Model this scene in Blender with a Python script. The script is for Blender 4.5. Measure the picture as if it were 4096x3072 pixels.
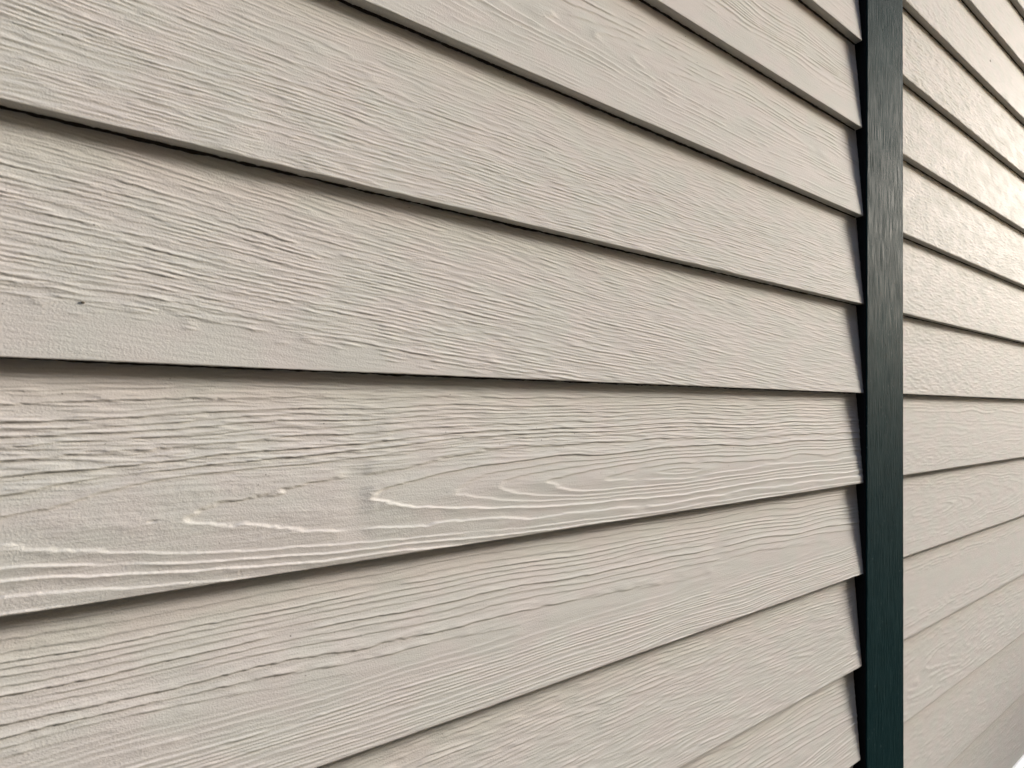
import bpy, bmesh, math, random
import numpy as np
from mathutils import Matrix, Vector, noise as mnoise

scene = bpy.context.scene
for o in list(bpy.data.objects):
    bpy.data.objects.remove(o, do_unlink=True)
COL = scene.collection

# ------------------------------------------------------------------ camera
H = 1.25                                   # lens height above the ground
TH, PITCH, ROLL, DIST = 1.0491, 0.0253, 0.0204, 0.3211
right = Vector((math.sin(TH), -math.cos(TH), 0))
flat = Vector((math.cos(TH), math.sin(TH), 0))
up = Vector((0, 0, 1))
fwd = flat * math.cos(PITCH) + up * math.sin(PITCH)
up1 = up * math.cos(PITCH) - flat * math.sin(PITCH)
cr = right * math.cos(ROLL) + up1 * math.sin(ROLL)
cu = -right * math.sin(ROLL) + up1 * math.cos(ROLL)
cam = bpy.data.cameras.new('camera')
cam.sensor_width = 36
cam.lens = 1852 / 4096 * 36
cam.clip_start = 0.01
cam.clip_end = 5000
cam.dof.use_dof = True
cam.dof.focus_distance = 0.44
cam.dof.aperture_fstop = 12
camo = bpy.data.objects.new('camera', cam)
COL.objects.link(camo)
camo.matrix_world = Matrix(((cr.x, cu.x, -fwd.x, 0), (cr.y, cu.y, -fwd.y, -DIST),
                            (cr.z, cu.z, -fwd.z, H), (0, 0, 0, 1)))
scene.camera = camo
scene.render.resolution_x, scene.render.resolution_y = 1024, 768

# ------------------------------------------------------------------ light
SUN_AZ, SUN_EL = math.radians(15), math.radians(18)      # azimuth measured off the wall line
sdir = Vector((math.cos(SUN_EL) * math.cos(SUN_AZ), -math.cos(SUN_EL) * math.sin(SUN_AZ), math.sin(SUN_EL)))
world = bpy.data.worlds.new('World')
scene.world = world
world.use_nodes = True
wn = world.node_tree.nodes
sky = wn.new('ShaderNodeTexSky')
sky.sky_type = 'NISHITA'
sky.sun_disc = False
sky.sun_elevation = SUN_EL
sky.sun_rotation = math.atan2(sdir.x, sdir.y)
sky.air_density, sky.dust_density, sky.ozone_density = 1.0, 1.0, 1.0
world.node_tree.links.new(sky.outputs[0], wn['Background'].inputs[0])
wn['Background'].inputs[1].default_value = 0.12
sun = bpy.data.lights.new('sun', 'SUN')
sun.energy = 1.5
sun.angle = math.radians(10)
sun.color = (1.0, 0.94, 0.85)
suno = bpy.data.objects.new('sun', sun)
COL.objects.link(suno)
suno.rotation_euler = sdir.to_track_quat('Z', 'Y').to_euler()
suno.location = (3, -3, 4)
scene.view_settings.view_transform = 'Standard'
scene.view_settings.look = 'None'
scene.view_settings.exposure = 2.33
scene.view_settings.gamma = 1

# ------------------------------------------------------------------ node helper
class NT:
    """Small wrapper: build math expressions as shader nodes."""
    def __init__(s, name):
        s.mat = bpy.data.materials.new(name)
        s.mat.use_nodes = True
        s.t = s.mat.node_tree
        s.n, s.l = s.t.nodes, s.t.links
        s.bsdf = s.n['Principled BSDF']
        tc = s.n.new('ShaderNodeTexCoord')
        sp = s.n.new('ShaderNodeSeparateXYZ')
        s.l.new(tc.outputs['Object'], sp.inputs[0])
        s.u = s.m('MULTIPLY', sp.outputs[0], 1000)          # mm along
        s.y = s.m('MULTIPLY', sp.outputs[1], 1000)
        s.v = s.m('MULTIPLY', sp.outputs[2], 1000)          # mm up
    def _in(s, sock, val):
        if isinstance(val, (int, float)):
            sock.default_value = val
        elif isinstance(val, tuple):
            sock.default_value = val
        else:
            s.l.new(val, sock)
    def m(s, op, a, b=None, c=None, clamp=False):
        nd = s.n.new('ShaderNodeMath')
        nd.operation = op
        nd.use_clamp = clamp
        for i, x in enumerate((a, b, c)):
            if x is not None:
                s._in(nd.inputs[i], x)
        return nd.outputs[0]
    def add(s, a, b): return s.m('ADD', a, b)
    def sub(s, a, b): return s.m('SUBTRACT', a, b)
    def mul(s, a, b): return s.m('MULTIPLY', a, b)
    def vec(s, x, y, z=0.0):
        nd = s.n.new('ShaderNodeCombineXYZ')
        for i, q in enumerate((x, y, z)):
            s._in(nd.inputs[i], q)
        return nd.outputs[0]
    def noise(s, x, y, z=0.0, detail=1.0, rough=0.5):
        nd = s.n.new('ShaderNodeTexNoise')
        nd.noise_dimensions = '3D'
        s.l.new(s.vec(x, y, z), nd.inputs['Vector'])
        nd.inputs['Scale'].default_value = 1
        nd.inputs['Detail'].default_value = detail
        nd.inputs['Roughness'].default_value = rough
        return nd.outputs[0]
    def snoise(s, x, y, z, amp, detail=1.0, rough=0.5):     # signed noise
        return s.mul(s.sub(s.noise(x, y, z, detail, rough), 0.5), amp)
    def ss(s, x, lo, hi, a=0.0, b=1.0):
        nd = s.n.new('ShaderNodeMapRange')
        nd.interpolation_type = 'SMOOTHSTEP'
        s._in(nd.inputs[0], x)
        for i, q in enumerate((lo, hi, a, b)):
            s._in(nd.inputs[i + 1], q)
        return nd.outputs[0]
    def ramp(s, x, pts, lo, hi):                             # piecewise curve of (position, value)
        f = s.m('DIVIDE', s.sub(x, lo), hi - lo)
        nd = s.n.new('ShaderNodeValToRGB')
        nd.color_ramp.interpolation = 'LINEAR'
        el = nd.color_ramp.elements
        pts = sorted(pts)
        while len(el) < len(pts):
            el.new(0.5)
        for e, (p, q) in zip(el, pts):
            e.position = min(1, max(0, (p - lo) / (hi - lo)))
            e.color = (q, q, q, 1)
        s.l.new(f, nd.inputs[0])
        return nd.outputs[0]
    def mix(s, f, a, b):
        nd = s.n.new('ShaderNodeMix')
        nd.data_type = 'RGBA'
        s._in(nd.inputs[0], f)
        s._in(nd.inputs[6], a)
        s._in(nd.inputs[7], b)
        return nd.outputs[2]
    def bump(s, h, strength=1.0):                            # h in millimetres
        nd = s.n.new('ShaderNodeBump')
        nd.inputs['Strength'].default_value = strength
        nd.inputs['Distance'].default_value = 0.001
        s.l.new(h, nd.inputs['Height'])
        s.l.new(nd.outputs[0], s.bsdf.inputs['Normal'])
        return nd

# ------------------------------------------------------------------ siding paint
def siding_material():
    N = NT('beige_siding_paint')
    u, v = N.u, N.v
    oi = N.n.new('ShaderNodeObjectInfo')
    z = N.mul(oi.outputs['Random'], 97.0)
    stip = N.noise(N.mul(u, 1 / 1.1), N.mul(v, 1 / 0.9), z, 1, 0.6)
    N.bump(N.mul(stip, 0.16), 1.0)
    tone = N.noise(N.mul(u, 1 / 38), N.mul(v, 1 / 24), z, 1)
    col = N.mix(N.ss(tone, 0.32, 0.68), TONE_A, TONE_B)
    speck = N.noise(N.mul(u, 1 / 1.9), N.mul(v, 1 / 1.9), z, 0)
    col = N.mix(N.ss(speck, 0.875, 0.90, 0, 0.75), col, (0.10, 0.09, 0.07, 1))
    N.l.new(col, N.bsdf.inputs['Base Color'])
    N._in(N.bsdf.inputs['Roughness'], N.ss(tone, 0.3, 0.7, 0.68, 0.76))
    N.bsdf.inputs['Specular IOR Level'].default_value = 0.015
    return N.mat
TONE_A, TONE_B = (0.59, 0.553, 0.528, 1), (0.57, 0.558, 0.525, 1)

# ------------------------------------------------------------------ pressed cedar grain (height in millimetres)
def _hash(ix, iy, seed):
    h = (ix.astype(np.uint32) * np.uint32(374761393) + iy.astype(np.uint32) * np.uint32(668265263)
         + np.uint32((seed * 2246822519 + 12345) & 0xffffffff))
    h = (h ^ (h >> np.uint32(13))) * np.uint32(1274126177)
    h = (h ^ (h >> np.uint32(16))) * np.uint32(2654435761)
    return h ^ (h >> np.uint32(15))
_ANG = np.linspace(0, 2 * np.pi, 256, endpoint=False)
_GX, _GY = np.cos(_ANG).astype(np.float32), np.sin(_ANG).astype(np.float32)
def pn(x, y, seed):                                          # gradient noise, about -0.7..0.7
    x, y = np.broadcast_arrays(np.asarray(x, np.float32), np.asarray(y, np.float32))
    fx, fy = np.floor(x), np.floor(y)
    ix, iy = fx.astype(np.int32), fy.astype(np.int32)
    x, y = x - fx, y - fy
    def g(dx, dy):
        h = (_hash(ix + dx, iy + dy, seed) & np.uint32(255)).astype(np.intp)
        return _GX[h] * (x - dx) + _GY[h] * (y - dy)
    sx, sy = x * x * x * (x * (x * 6 - 15) + 10), y * y * y * (y * (y * 6 - 15) + 10)
    a, b, c, d = g(0, 0), g(1, 0), g(0, 1), g(1, 1)
    a = a + sx * (b - a)
    c = c + sx * (d - c)
    return (a + sy * (c - a)) * 1.35
def fn(x, y, seed, oct=2, rough=0.5):
    t, amp = 0, 1.0
    for o in range(oct):
        t = t + pn(np.asarray(x) * 2 ** o, np.asarray(y) * 2 ** o, seed + o * 101) * amp
        amp *= rough
    return t
def sst(x, lo, hi):
    t = np.clip((x - lo) / (hi - lo), 0, 1)
    return t * t * (3 - 2 * t)

AMP = 1.45
def grain(u, v, P, seed):
    """u along, v up the plank (mm, broadcast grids) -> relief in mm."""
    vp = v - P['vc'] - u * P['tilt'] + pn(u / 110, v / 45, seed) * P['wander'] * .5
    vs = np.where(vp < 0, vp * P['low'], vp)
    du = u - P['u0']
    d = np.minimum(np.maximum(-du, 0) * P['aL'], P['capL']) + np.minimum(np.maximum(du, 0) * P['aR'], P['capR'])
    r = np.sqrt(vs * vs + d * d + .01)
    r = r + pn(r / 15, r * 0 + 3.3, seed + 3) * P['S'] * 1.1
    r = r + pn(u / 58, v / 11, seed + 5) * 1.4 * P['jag'] + pn(u / 19, v / 4, seed + 7) * .55 * P['jag']
    r = r + fn(u / 4.4, v / 4.2, seed + 9, 2, .5) * 0.45 * P['tear']
    q = r / P['S']
    cell = np.floor(q)
    fr = q - cell
    ringamp = 0.45 + 0.65 * (_hash(cell.astype(np.int32), cell.astype(np.int32) * 0 + 7, seed) & np.uint32(1023)).astype(np.float32) / 1023
    e = min(.30, .45 / P['S'])
    prof = sst(fr, 0, e) * (1 - fr) ** 2.0
    brk = sst(.5 + .5 * pn(u / P['dash'], cell * 3.71, seed + 13), P['brk'] - .09, P['brk'] + .09)
    w = v + u * P['mtilt'] + fn(u / 16, v / 9, seed + 17, 2) * 8
    mp, mv = zip(*P['mask'])
    zone = np.interp(w, mp, mv).astype(np.float32)
    patch = .15 + .85 * sst(.5 + .5 * pn(u / 55, v / 16, seed + 19), P['patch'] - .12, P['patch'] + .12)
    h = prof * ringamp * brk * zone * patch * P['amp'] * AMP
    # torn fibres: short lips lying along the grain
    vv = vp + pn(u / 60, v / 12, seed + 23) * 1.0 + pn(u / 12, v / 3, seed + 24) * .35
    fib = fn(u / 26, vv / 1.9, seed + 29, 2, .6)
    h = h + sst(fib, -.05, .32) * P['fib'] * AMP * (.2 + .8 * zone) * np.interp(v, *P['fm']).astype(np.float32)
    # fine fibre and saw marks of the smooth wood
    h = h + fn(u / 14, vv / .85, seed + 31, 1) * .05 + pn(u / 1.7, v / 6, seed + 37) * .022
    h = h + pn(u / 60, v / 22, seed + 41) * .15
    if P['mott']:
        h = h + sst(fn(u / 7, v / 2.6, seed + 47, 2, .6), -.3, .4) * P['mott']
    return h

FULL = [(-60, 1), (220, 1)]
BASE = dict(mott=0, tear=1.0, fm=((0, 1), (1, 1)), S=3.2, vc=-140, tilt=0.0, wander=14, low=1.0, u0=0, aL=0.0, aR=0.0, capL=999, capR=999,
            jag=1.0, amp=0.55, brk=0.42, dash=30, mtilt=0.0, mask=FULL, patch=0.40, fib=0.22)
def prm(**k):
    d = dict(BASE); d.update(k); return d

LEFT = {
    -4: prm(S=4.0, vc=-60, amp=0.45),
    -3: prm(S=4.0, vc=-60, amp=0.40, fib=0.12),
    -2: prm(S=4.2, vc=-60, tilt=0.02, jag=0.7, amp=0.75, fib=0.05, brk=0.32, dash=60, patch=0.1,
            mask=[(-60, .1), (28, .1), (40, 1), (88, 1), (98, .15), (220, .1)]),
    -1: prm(S=5.0, vc=62, u0=520, aL=0.085, aR=0.05, low=1.3, jag=0.8, amp=0.62, fib=0.05, brk=0.40, dash=36,
            patch=0.42, wander=8, mask=[(-60, .5), (25, .5), (40, 1), (95, 1), (110, .5), (220, .5)]),
    0: prm(S=2.6, vc=-160, tilt=-0.02, amp=0.44, fib=0.20, brk=0.42, dash=46, patch=0.32, wander=4, jag=.42, tear=1.25, fm=((0, 60, 85, 130), (1, 1, 1.5, 1.4)),
           mask=[(-60, 1), (62, 1), (82, .45), (105, .5), (220, .5)]),
    1: prm(S=2.8, vc=-150, tilt=-0.107, amp=0.48, fib=0.18, brk=0.40, dash=40, mtilt=0.107, patch=0.28, wander=4, jag=.42, tear=1.25,
           mask=[(-60, 0), (19, 0), (25, 1.3), (36, 1), (220, 1)]),
    2: prm(S=4.6, vc=40, u0=388, aL=0.080, aR=0.09, capR=6.5, low=1.1, wander=6, jag=0.8, amp=0.78, fib=0.12, tear=.7,
           brk=0.24, dash=44, patch=0.05, fm=((0, 56, 74, 130), (.35, .35, 2.5, 2.5)), mask=[(-60, 1), (75, 1), (95, .8), (112, .6), (220, .5)]),
    3: prm(S=4.6, vc=52, u0=-260, aL=0.05, aR=0.028, low=1.7, wander=7, jag=0.7, amp=0.64, fib=0.08, tear=.9,
           brk=0.28, dash=60, patch=0.15, mask=[(-60, 1), (30, 1), (40, .35), (58, .35), (66, 1.1), (220, 1)]),
    4: prm(S=3.4, vc=42, u0=430, aL=0.05, aR=0.08, low=1.0, wander=7, jag=0.8, amp=0.58, fib=0.16, brk=0.42, dash=24, patch=0.34, tear=1.3),
    5: prm(S=4.8, vc=52, u0=250, aL=0.05, aR=0.03, low=1.7, wander=8, jag=0.8, amp=0.6, fib=0.10, brk=0.36, dash=50, patch=0.25),
    6: prm(S=3.6, vc=30, u0=250, aL=0.05, aR=0.03, amp=0.5),
}
RIGHT = {   # row index counted from the row whose edge meets the top of the trim in view
    -2: prm(mott=.2), -1: prm(mott=.2),
    0: prm(S=3.4, amp=0.5, fib=0.22, mott=.15), 1: prm(S=3.2, vc=-60, amp=0.7, fib=0.34, jag=1.2, mott=.25),
    2: prm(S=3.6, amp=0.35, fib=0.20, patch=0.48, mott=.45), 3: prm(S=3.2, vc=-90, amp=0.5, fib=0.24, mott=.38),
    4: prm(S=3.0, vc=-90, amp=0.55, fib=0.24, mott=.22), 5: prm(S=3.0, vc=-40, amp=0.5, fib=0.28, mott=.15),
    6: prm(S=4.6, vc=64, u0=700, aR=0.02, low=1.4, amp=0.55, fib=0.10, brk=0.34, dash=60, patch=0.25, jag=0.7),
    7: prm(S=5.0, vc=58, u0=980, aL=0.1, aR=0.07, low=1.2, amp=0.5, fib=0.08, brk=0.36, dash=50, patch=0.3, jag=0.7),
    8: prm(S=5.0, vc=60, u0=900, aR=0.02, amp=0.55, fib=0.06, brk=0.35, dash=70, patch=0.3, jag=0.6,
           mask=[(-60, 1), (28, 1), (42, .08), (84, .08), (96, 1), (220, 1)]),
    9: prm(S=4.6, vc=56, u0=1250, aL=0.08, aR=0.05, amp=0.5, fib=0.08, brk=0.4, dash=40, patch=0.4, jag=0.8),
    10: prm(S=4.2, vc=-60, amp=0.3, fib=0.09, patch=0.5, brk=0.48),
    11: prm(S=3.8, vc=-60, amp=0.35, fib=0.10, patch=0.48, brk=0.46),
}

# ------------------------------------------------------------------ mesh helpers
def link(name, verts, faces, mat, parent=None, loc=(0, 0, 0), smooth=True):
    me = bpy.data.meshes.new(name)
    me.from_pydata(verts, [], faces)
    me.update()
    if smooth:
        me.polygons.foreach_set('use_smooth', [True] * len(me.polygons))
    me.materials.append(mat)
    o = bpy.data.objects.new(name, me)
    COL.objects.link(o)
    o.location = loc
    if parent:
        o.parent = parent
    return o

def tag(o, label=None, cat=None, group=None, kind=None):
    if label: o['label'] = label
    if cat: o['category'] = cat
    if group: o['group'] = group
    if kind: o['kind'] = kind

def empty(name, loc):
    e = bpy.data.objects.new(name, None)
    COL.objects.link(e)
    e.location = loc
    e.empty_display_size = 0.1
    return e

def sweep(stations, ring_fn, flat_ring=None):
    """Closed profile carried along stations, capped; ring_fn(i) -> list of points."""
    verts, faces = [], []
    n = None
    for i in range(len(stations)):
        ring = ring_fn(i)
        n = len(ring)
        verts += ring
    for i in range(len(stations) - 1):
        for j in range(n):
            a, b = i * n + j, i * n + (j + 1) % n
            faces.append((a, b, b + n, a + n))
    faces.append(tuple(range(n - 1, -1, -1)))
    m = (len(stations) - 1) * n
    faces.append(tuple(range(m, m + n)))
    return verts, faces

GATE_H = 1.70
E_, T_, GAP = 0.127, 0.0086, 0.0010
SLOPE = (T_ + GAP) / E_
BH = 0.159
def columns(s0, s1, dens, fine=-0.13):
    """Stations along a plank, spaced with the distance from where the photograph was taken."""
    c, x = [s0], s0
    while x < s1:
        if x < fine - 0.17 or x > 1.9:
            st = 0.03
        else:
            st = max(0.0006, 0.00042 * dens * ((max(x, 0) * 0.497 + DIST * 0.867) / 0.26) ** 2)
            if x < fine: st = max(st, 0.003)
        x += st
        c.append(min(x, s1))
    return np.array(c, np.float32)

def board_object(name, s0, s1, P, seed, nv, mat, loc, dens=1.0, fine=-0.13):
    """One lap plank: leaning, grain-pressed face, eased lower edge, ragged back arris."""
    x = columns(s0, s1, dens, fine)
    nu = len(x)
    ph = seed * 1.37
    wob = pn(x * 9, x * 0 + ph, 1) * .0002 + pn(x * 120, x * 0 + ph, 2) * .00012
    rag = pn(x * 130, x * 0 + ph, 3) * .0006 + pn(x * 420, x * 0 + ph, 4) * .0006
    out = pn(x * 3, x * 0 + ph, 5) * .0003
    v = np.concatenate([np.linspace(0.0004, 0.1275, nv), [0.143, BH]]).astype(np.float32)
    U, V = np.meshgrid(x * 1000, v * 1000, indexing='ij')
    h = grain(U, V, P, seed) * sst(V, 0.0, 0.9)                 # columns x rows
    if s0 < 0:
        h[1:-1] = (h[:-2] + 2 * h[1:-1] + h[2:]) * .25
        h[1:-1] = (h[:-2] + 2 * h[1:-1] + h[2:]) * .25
    h[:, -2:] = 0
    fy = (v * SLOPE)[None, :] + out[:, None] - h * .001
    fz = v[None, :] + (wob[:, None] * np.clip(1 - v / .01, 0, 1)[None, :])
    e = .0004
    pre = [(T_ + BH * SLOPE + out, BH + 0 * x),                 # back top
           (T_ + out - .0003 + rag * .7, wob + .0004 + rag),    # ragged back arris
           (T_ + out - .0012 + rag * .3, wob + .0001 + rag * .3),
           (out + .0020, wob + 0 * x), (out + e, wob + 0 * x), (out + e * .3, wob + e * .3)]
    Y = np.concatenate([np.stack([p[0] for p in pre], 1), fy], 1)
    Z = np.concatenate([np.stack([p[1] for p in pre], 1), fz], 1)
    n = Y.shape[1]
    co = np.empty((nu, n, 3), np.float32)
    co[..., 0] = x[:, None]
    co[..., 1] = Y
    co[..., 2] = Z
    i = np.arange(nu - 1, dtype=np.int32)[:, None] * n
    j = np.arange(n, dtype=np.int32)[None, :]
    jn = (j + 1) % n
    quads = np.stack([i + j, i + n + j, i + n + jn, i + jn], -1).reshape(-1, 4)
    capa = np.arange(n, dtype=np.int32)
    capb = np.arange(n - 1, -1, -1, dtype=np.int32) + (nu - 1) * n
    loops = np.concatenate([quads.ravel(), capa, capb])
    nq = len(quads)
    me = bpy.data.meshes.new(name)
    me.vertices.add(nu * n)
    me.vertices.foreach_set('co', co.ravel())
    me.loops.add(len(loops))
    me.loops.foreach_set('vertex_index', loops)
    me.polygons.add(nq + 2)
    me.polygons.foreach_set('loop_start', np.concatenate([np.arange(nq, dtype=np.int32) * 4, [nq * 4, nq * 4 + n]]).astype(np.int32))
    me.polygons.foreach_set('use_smooth', np.concatenate([np.ones(nq, bool), [False, False]]))
    me.update(calc_edges=True)
    me.materials.append(mat)
    o = bpy.data.objects.new(name, me)
    COL.objects.link(o)
    o.location = loc
    return o

# ------------------------------------------------------------------ ground
def ground_material():
    N = NT('soil_and_dry_grass')
    n1 = N.noise(N.mul(N.u, 1 / 900), N.mul(N.y, 1 / 900), 0, 4)
    n2 = N.noise(N.mul(N.u, 1 / 25), N.mul(N.y, 1 / 25), 3, 4, 0.65)
    c = N.mix(N.ss(n1, 0.35, 0.65), (0.16, 0.125, 0.07, 1), (0.13, 0.115, 0.055, 1))
    c = N.mix(N.ss(n2, 0.45, 0.75, 0, 0.6), c, (0.20, 0.17, 0.11, 1))
    N.l.new(c, N.bsdf.inputs['Base Color'])
    N.bsdf.inputs['Roughness'].default_value = 0.95
    N.bump(N.mul(n2, 14.0), 0.8)
    return N.mat
gr = link('ground', [(-400, -400, 0), (400, -400, 0), (400, 400, 0), (-400, 400, 0)], [(0, 1, 2, 3)], ground_material(), smooth=False)
tag(gr, 'dry grass and bare soil around the house', kind='structure')

# ------------------------------------------------------------------ walls
def plain(name, col, rough=0.8):
    m = bpy.data.materials.new(name)
    m.use_nodes = True
    b = m.node_tree.nodes['Principled BSDF']
    b.inputs['Base Color'].default_value = (*col, 1)
    b.inputs['Roughness'].default_value = rough
    return m
def paper_material():
    N = NT('black_building_paper')
    n = N.noise(N.mul(N.u, 1 / 20), N.mul(N.v, 1 / 20), 0, 3)
    N.l.new(N.mix(n, (0.004, 0.004, 0.005, 1), (0.010, 0.009, 0.009, 1)), N.bsdf.inputs['Base Color'])
    N.bsdf.inputs['Roughness'].default_value = 0.95
    N.bsdf.inputs['Specular IOR Level'].default_value = 0.1
    N.bump(N.mul(n, 0.6), 0.6)
    return N.mat
PAPER = paper_material()

def box(name, x0, x1, y0, y1, z0, z1, mat, parent=None, loc=(0, 0, 0)):
    vs = [(x, y, z) for x in (x0, x1) for y in (y0, y1) for z in (z0, z1)]
    fs = [(0, 1, 3, 2), (4, 6, 7, 5), (0, 4, 5, 1), (2, 3, 7, 6), (0, 2, 6, 4), (1, 5, 7, 3)]
    return link(name, vs, fs, mat, parent, loc, smooth=False)

Z_L, Z_R = 0.1409 + H, 0.6503 + H          # heights of reference edges
X_END = {-4: .7545, -3: .7548, -2: .7555, -1: .7590, 0: .7605, 1: .7608, 2: .7608, 3: .7605, 4: .7560, 5: .7525, 6: .752}
wall_l = empty('house_wall', (0, 0, 0.5))
tag(wall_l, 'large beige lap siding wall with embossed wood grain left of the green trim', 'wall', kind='thing')
wall_r = empty('house_wall', (0.9, 0, 0.5))
tag(wall_r, 'beige lap siding wall seen at a slant right of the green trim', 'wall', kind='thing')
def put(o, parent):                         # keep world position under a moved parent
    o.parent = parent
    o.location = Vector(o.location) - parent.location
put(box('sheathing', -1.7, 0.8197, 0.0203, 0.12, 0.50, 2.80, PAPER), wall_l)
put(box('sheathing', 0.8203, 3.6, 0.0203, 0.12, 0.50, 2.80, PAPER), wall_r)
rg = random.Random(5)
SIDING = siding_material()
def rnd_prm():
    return prm(S=rg.uniform(3, 5), vc=rg.choice([-60, 50, -120]), u0=rg.uniform(0, 1500), aL=rg.uniform(0, .06), aR=rg.uniform(0, .06))
FINE = {-3: .42, -2: .17, -1: -.02, 4: -.04, 5: .14, 6: .45}    # where each plank comes into view
ROWS = {-3: 100, -2: 140, -1: 190, 0: 235, 1: 245, 2: 245, 3: 235, 4: 195, 5: 150, 6: 90}
LEFT_BOARDS, RIGHT_BOARDS = {}, {}
for k in range(-10, 8):
    P = LEFT.get(k) or rnd_prm()
    seen = k in ROWS
    LEFT_BOARDS[k] = board_object('siding_board', -1.7, X_END.get(k, .758), P, k + 31, ROWS.get(k, 24), SIDING, (0, 0, Z_L - k * E_),
                                  1.75 if seen else 8, FINE.get(k, -0.13))
    put(LEFT_BOARDS[k], wall_l)
for k in range(-6, 12):
    P = RIGHT.get(k) or rnd_prm()
    RIGHT_BOARDS[k] = board_object('siding_board', 0.8795, 3.6, P, k + 71, (84 if k > 0 else 60) if -3 < k else 24, SIDING, (0, 0.0018, Z_R - k * E_),
                                   0.9 if k > -3 else 5)
    put(RIGHT_BOARDS[k], wall_r)

# ragged dark strips painting in the shadowed crack under each lap
LAP_SHADE = plain('dark_lap_shade', (0.018, 0.011, 0.006), 0.9)
def shade_strip(board, s0, s1, seed):
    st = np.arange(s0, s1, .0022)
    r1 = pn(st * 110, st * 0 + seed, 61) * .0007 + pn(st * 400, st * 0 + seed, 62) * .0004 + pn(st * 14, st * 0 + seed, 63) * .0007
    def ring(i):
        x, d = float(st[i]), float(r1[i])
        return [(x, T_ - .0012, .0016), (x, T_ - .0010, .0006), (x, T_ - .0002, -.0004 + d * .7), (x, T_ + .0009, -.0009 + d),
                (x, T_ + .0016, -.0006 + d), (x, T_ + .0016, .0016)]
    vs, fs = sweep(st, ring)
    link('lap_shade_strip', vs, fs, LAP_SHADE, board)
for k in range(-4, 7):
    shade_strip(LEFT_BOARDS[k], max(-0.4, FINE.get(k, -.4) - .2), X_END[k] - .001, k + 60.3)
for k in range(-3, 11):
    shade_strip(RIGHT_BOARDS[k], 0.881, 2.2, k + 90.3)

# a nail hole and a dark nick: shallow dimples set in two boards
NICK = plain('dark_nick', (0.13, 0.11, 0.085))
def nick(board, x, z, rx, rz, name):
    n = 12
    y = z * SLOPE
    vs = [(x, y - .0001, z)]
    for q, (k1, dy) in enumerate(((.6, -.0003), (1.0, -.0001), (1.05, .0008))):
        vs += [(x + rx * k1 * math.cos(2 * math.pi * i / n), y + dy - .0003, z + rz * k1 * math.sin(2 * math.pi * i / n) * (1 + .2 * math.sin(3 * i))) for i in range(n)]
    fs = [(0, 1 + (i + 1) % n, 1 + i) for i in range(n)]
    for r_ in range(2):
        fs += [(1 + r_ * n + i, 1 + r_ * n + (i + 1) % n, 1 + (r_ + 1) * n + (i + 1) % n, 1 + (r_ + 1) * n + i) for i in range(n)]
    return link(name, vs, fs, NICK, board)
nick(LEFT_BOARDS[1], -0.0755, 0.0305, .0008, .0006, 'nail_hole')
nick(RIGHT_BOARDS[0], 1.308, 0.0580, .0030, .0032, 'nick')

# ------------------------------------------------------------------ green trim board
def trim_material():
    N = NT('dark_green_trim_paint')
    u, v = N.u, N.v
    wob = N.snoise(N.mul(u, 1 / 30), N.mul(v, 1 / 120), 2, 10)
    uu = N.add(u, wob)
    fine = N.noise(N.mul(uu, 1 / 1.5), N.mul(v, 1 / 45), 5, 2, 0.6)
    coarse = N.noise(N.mul(uu, 1 / 5), N.mul(v, 1 / 90), 8, 2)
    pit = N.noise(N.mul(u, 1 / 3.2), N.mul(v, 1 / 8), 11, 0)
    pits = N.ss(pit, 0.80, 0.86)
    h = N.add(N.mul(N.ss(fine, 0.35, 0.65), 0.28), N.mul(coarse, 0.35))
    h = N.sub(h, N.mul(pits, 0.5))
    h = N.add(h, N.snoise(N.mul(u, 1 / 1.2), N.mul(v, 1 / 1.6), 13, 0.05, 1))
    N.bump(h, 1.0)
    blot = N.noise(N.mul(u, 1 / 30), N.mul(v, 1 / 60), 17, 3)
    c = N.mix(N.ss(blot, 0.35, 0.7), (0.0035, 0.019, 0.022, 1), (0.006, 0.023, 0.026, 1))
    c = N.mix(N.ss(fine, 0.5, 0.8, 0, 0.35), c, (0.018, 0.034, 0.035, 1))
    speck = N.noise(N.mul(u, 1 / 2.6), N.mul(v, 1 / 4.5), 23, 0)
    c = N.mix(N.ss(speck, 0.81, 0.85, 0, 0.5), c, (0.10, 0.13, 0.13, 1))
    c = N.mix(N.ss(fine, 0.46, 0.30, 0, 0.6), c, (0.002, 0.008, 0.009, 1))
    c = N.mix(pits, c, (0.006, 0.010, 0.010, 1))
    N.l.new(c, N.bsdf.inputs['Base Color'])
    N._in(N.bsdf.inputs['Roughness'], N.ss(fine, 0.3, 0.7, 0.84, 0.62))
    N.bsdf.inputs['Specular IOR Level'].default_value = 0.015
    return N.mat
TRIM = trim_material()
XL, XR, YF = 0.7625, 0.8782, -0.0036
trim = empty('trim_board', (0.82, 0, 0.5))
tag(trim, 'dark green painted vertical wooden trim board between the two beige siding walls', 'trim', kind='thing')
zz = [0.0 + i * 0.0035 for i in range(int(2.3 / 0.0035) + 1)]
def tring(i):
    z = zz[i]
    a = mnoise.noise(Vector((z * 4, 1, 0))) * 0.0005 + mnoise.noise(Vector((z * 60, 2, 0))) * 0.0003
    b = mnoise.noise(Vector((z * 4, 5, 0))) * 0.0006 + mnoise.noise(Vector((z * 90, 6, 0))) * 0.0007
    e = 0.0011
    pts = [(XL + a, YF + e, z), (XL + a + e * .3, YF + e * .3, z), (XL + a + e, YF, z), (XL + a + 2 * e, YF, z),
           ((XL + XR) / 2, YF, z), (XR + b - 2 * e, YF, z), (XR + b - e, YF, z), (XR + b - e * .3, YF + e * .3, z),
           (XR + b, YF + e, z), (XR + b * .3, 0.0195, z), (XL + a * .3 + 0.0006, 0.0195, z)]
    return pts
vs, fs = sweep(zz, tring)
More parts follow.
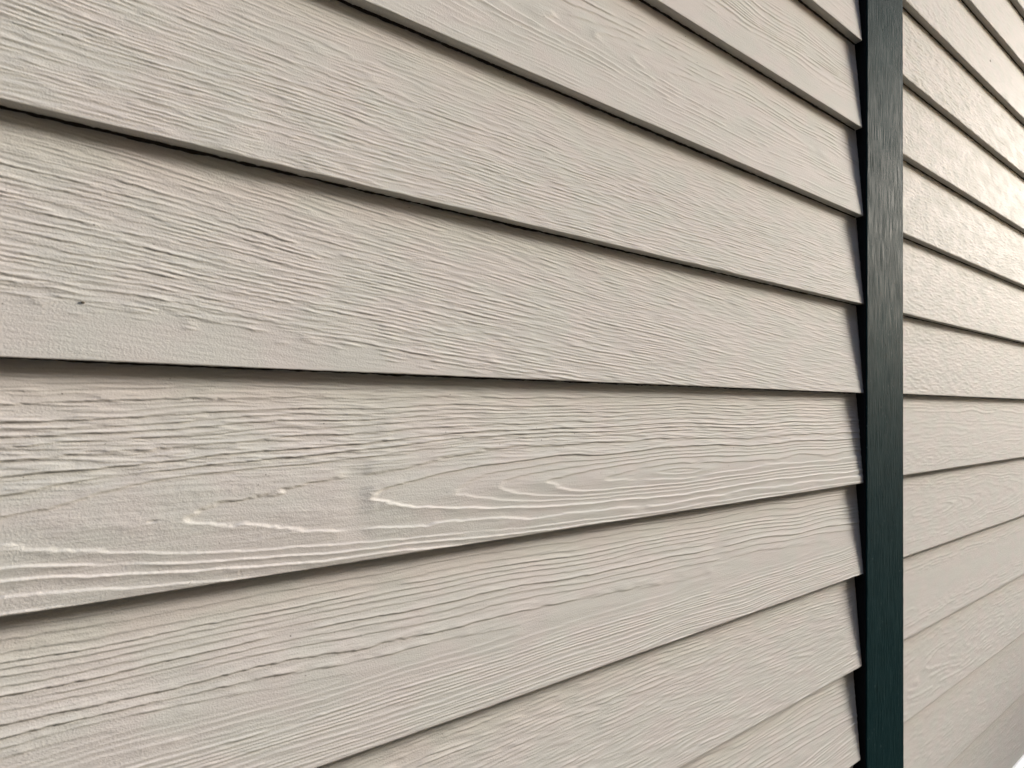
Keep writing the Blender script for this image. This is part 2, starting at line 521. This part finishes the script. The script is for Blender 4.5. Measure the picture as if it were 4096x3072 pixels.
put(link('face_board', vs, fs, TRIM, loc=(0, 0, 0.5)), trim)
# black strip on the trim's edge, its colour standing in for shade
put(box('edge_shade_strip', XL - 0.0017, XL + 0.0001, YF + 0.0014, 0.0200, 0.5, 2.8, PAPER), trim)

# ------------------------------------------------------------------ unseen wall added behind the camera to block low sky light
def brick_material():
    N = NT('dark_brown_brick')
    b = N.n.new('ShaderNodeTexBrick')
    b.inputs['Color1'].default_value = (0.10, 0.055, 0.04, 1)
    b.inputs['Color2'].default_value = (0.07, 0.04, 0.03, 1)
    b.inputs['Mortar'].default_value = (0.16, 0.14, 0.12, 1)
    b.inputs['Scale'].default_value = 4.4
    N.l.new(N.vec(N.mul(N.u, 0.001), N.mul(N.v, 0.001)), b.inputs['Vector'])
    N.l.new(b.outputs['Color'], N.bsdf.inputs['Base Color'])
    N.bsdf.inputs['Roughness'].default_value = 0.9
    return N.mat
nb = box('sky_blocker_wall', -8, 4.5, -2.15, -1.8, -0.2, 5.2, brick_material())
tag(nb, 'brown brick wall out of view, added to block low sky light', kind='structure')

# unseen plank gate added further along to block sun on the lower wall
def plank_material():
    N = NT('weathered_gate_planks')
    n = N.noise(N.mul(N.y, 1 / 6), N.mul(N.v, 1 / 160), 0, 3)
    N.l.new(N.mix(n, (0.10, 0.08, 0.06, 1), (0.19, 0.16, 0.12, 1)), N.bsdf.inputs['Base Color'])
    N.bsdf.inputs['Roughness'].default_value = 0.85
    N.bump(n, 0.7)
    return N.mat
PLANK = plank_material()
gate = empty('sun_blocker_gate', (5.0, -1.0, 0))
tag(gate, 'weathered wooden plank gate out of view, added to keep sun off the lower siding', 'gate', kind='thing')
gy = -1.79
while gy < -0.10:
    put(box('plank', 5.0, 5.018, gy, gy + 0.135, 0.06, GATE_H + rg.uniform(-.008, .008), PLANK), gate)
    gy += 0.141
for gz in (0.35, 1.55):
    put(box('rail', 5.0183, 5.055, -1.79, -0.03, gz, gz + 0.09, PLANK), gate)

# ------------------------------------------------------------------ drip strip and foundation
def white_material():
    N = NT('white_vinyl')
    n = N.noise(N.mul(N.u, 1 / 60), N.mul(N.v, 1 / 6), 0, 3)
    N.l.new(N.mix(n, (0.80, 0.80, 0.79, 1), (0.74, 0.74, 0.72, 1)), N.bsdf.inputs['Base Color'])
    N.bsdf.inputs['Roughness'].default_value = 0.3
    return N.mat
ds_z = H - 0.7475
prof = [(0.018, -0.001), (-0.0045, -0.002), (-0.008, -0.006), (-0.0085, -0.014), (-0.0065, -0.0185), (-0.002, -0.0205), (0.018, -0.0205)]
st = [-1.7 + i * 0.1 for i in range(54)]
vs, fs = sweep(st, lambda i: [(st[i], y, z) for y, z in prof])
dr = link('drip_strip', vs, fs, white_material(), loc=(0, 0, ds_z))
tag(dr, 'white glossy drip strip under the lowest siding board at bottom right', 'trim strip', kind='thing')
def skirt_material():
    N = NT('dark_green_foundation')
    n = N.noise(N.mul(N.u, 1 / 12), N.mul(N.v, 1 / 12), 0, 4)
    N.l.new(N.mix(n, (0.010, 0.022, 0.022, 1), (0.022, 0.036, 0.034, 1)), N.bsdf.inputs['Base Color'])
    N.bsdf.inputs['Roughness'].default_value = 0.8
    N.bump(n, 0.8)
    return N.mat
fd = box('foundation_wall', -1.7, 3.6, 0.012, 0.15, -0.2, ds_z - 0.0206, skirt_material())
tag(fd, 'dark green foundation wall below the white drip strip', 'foundation', kind='thing')
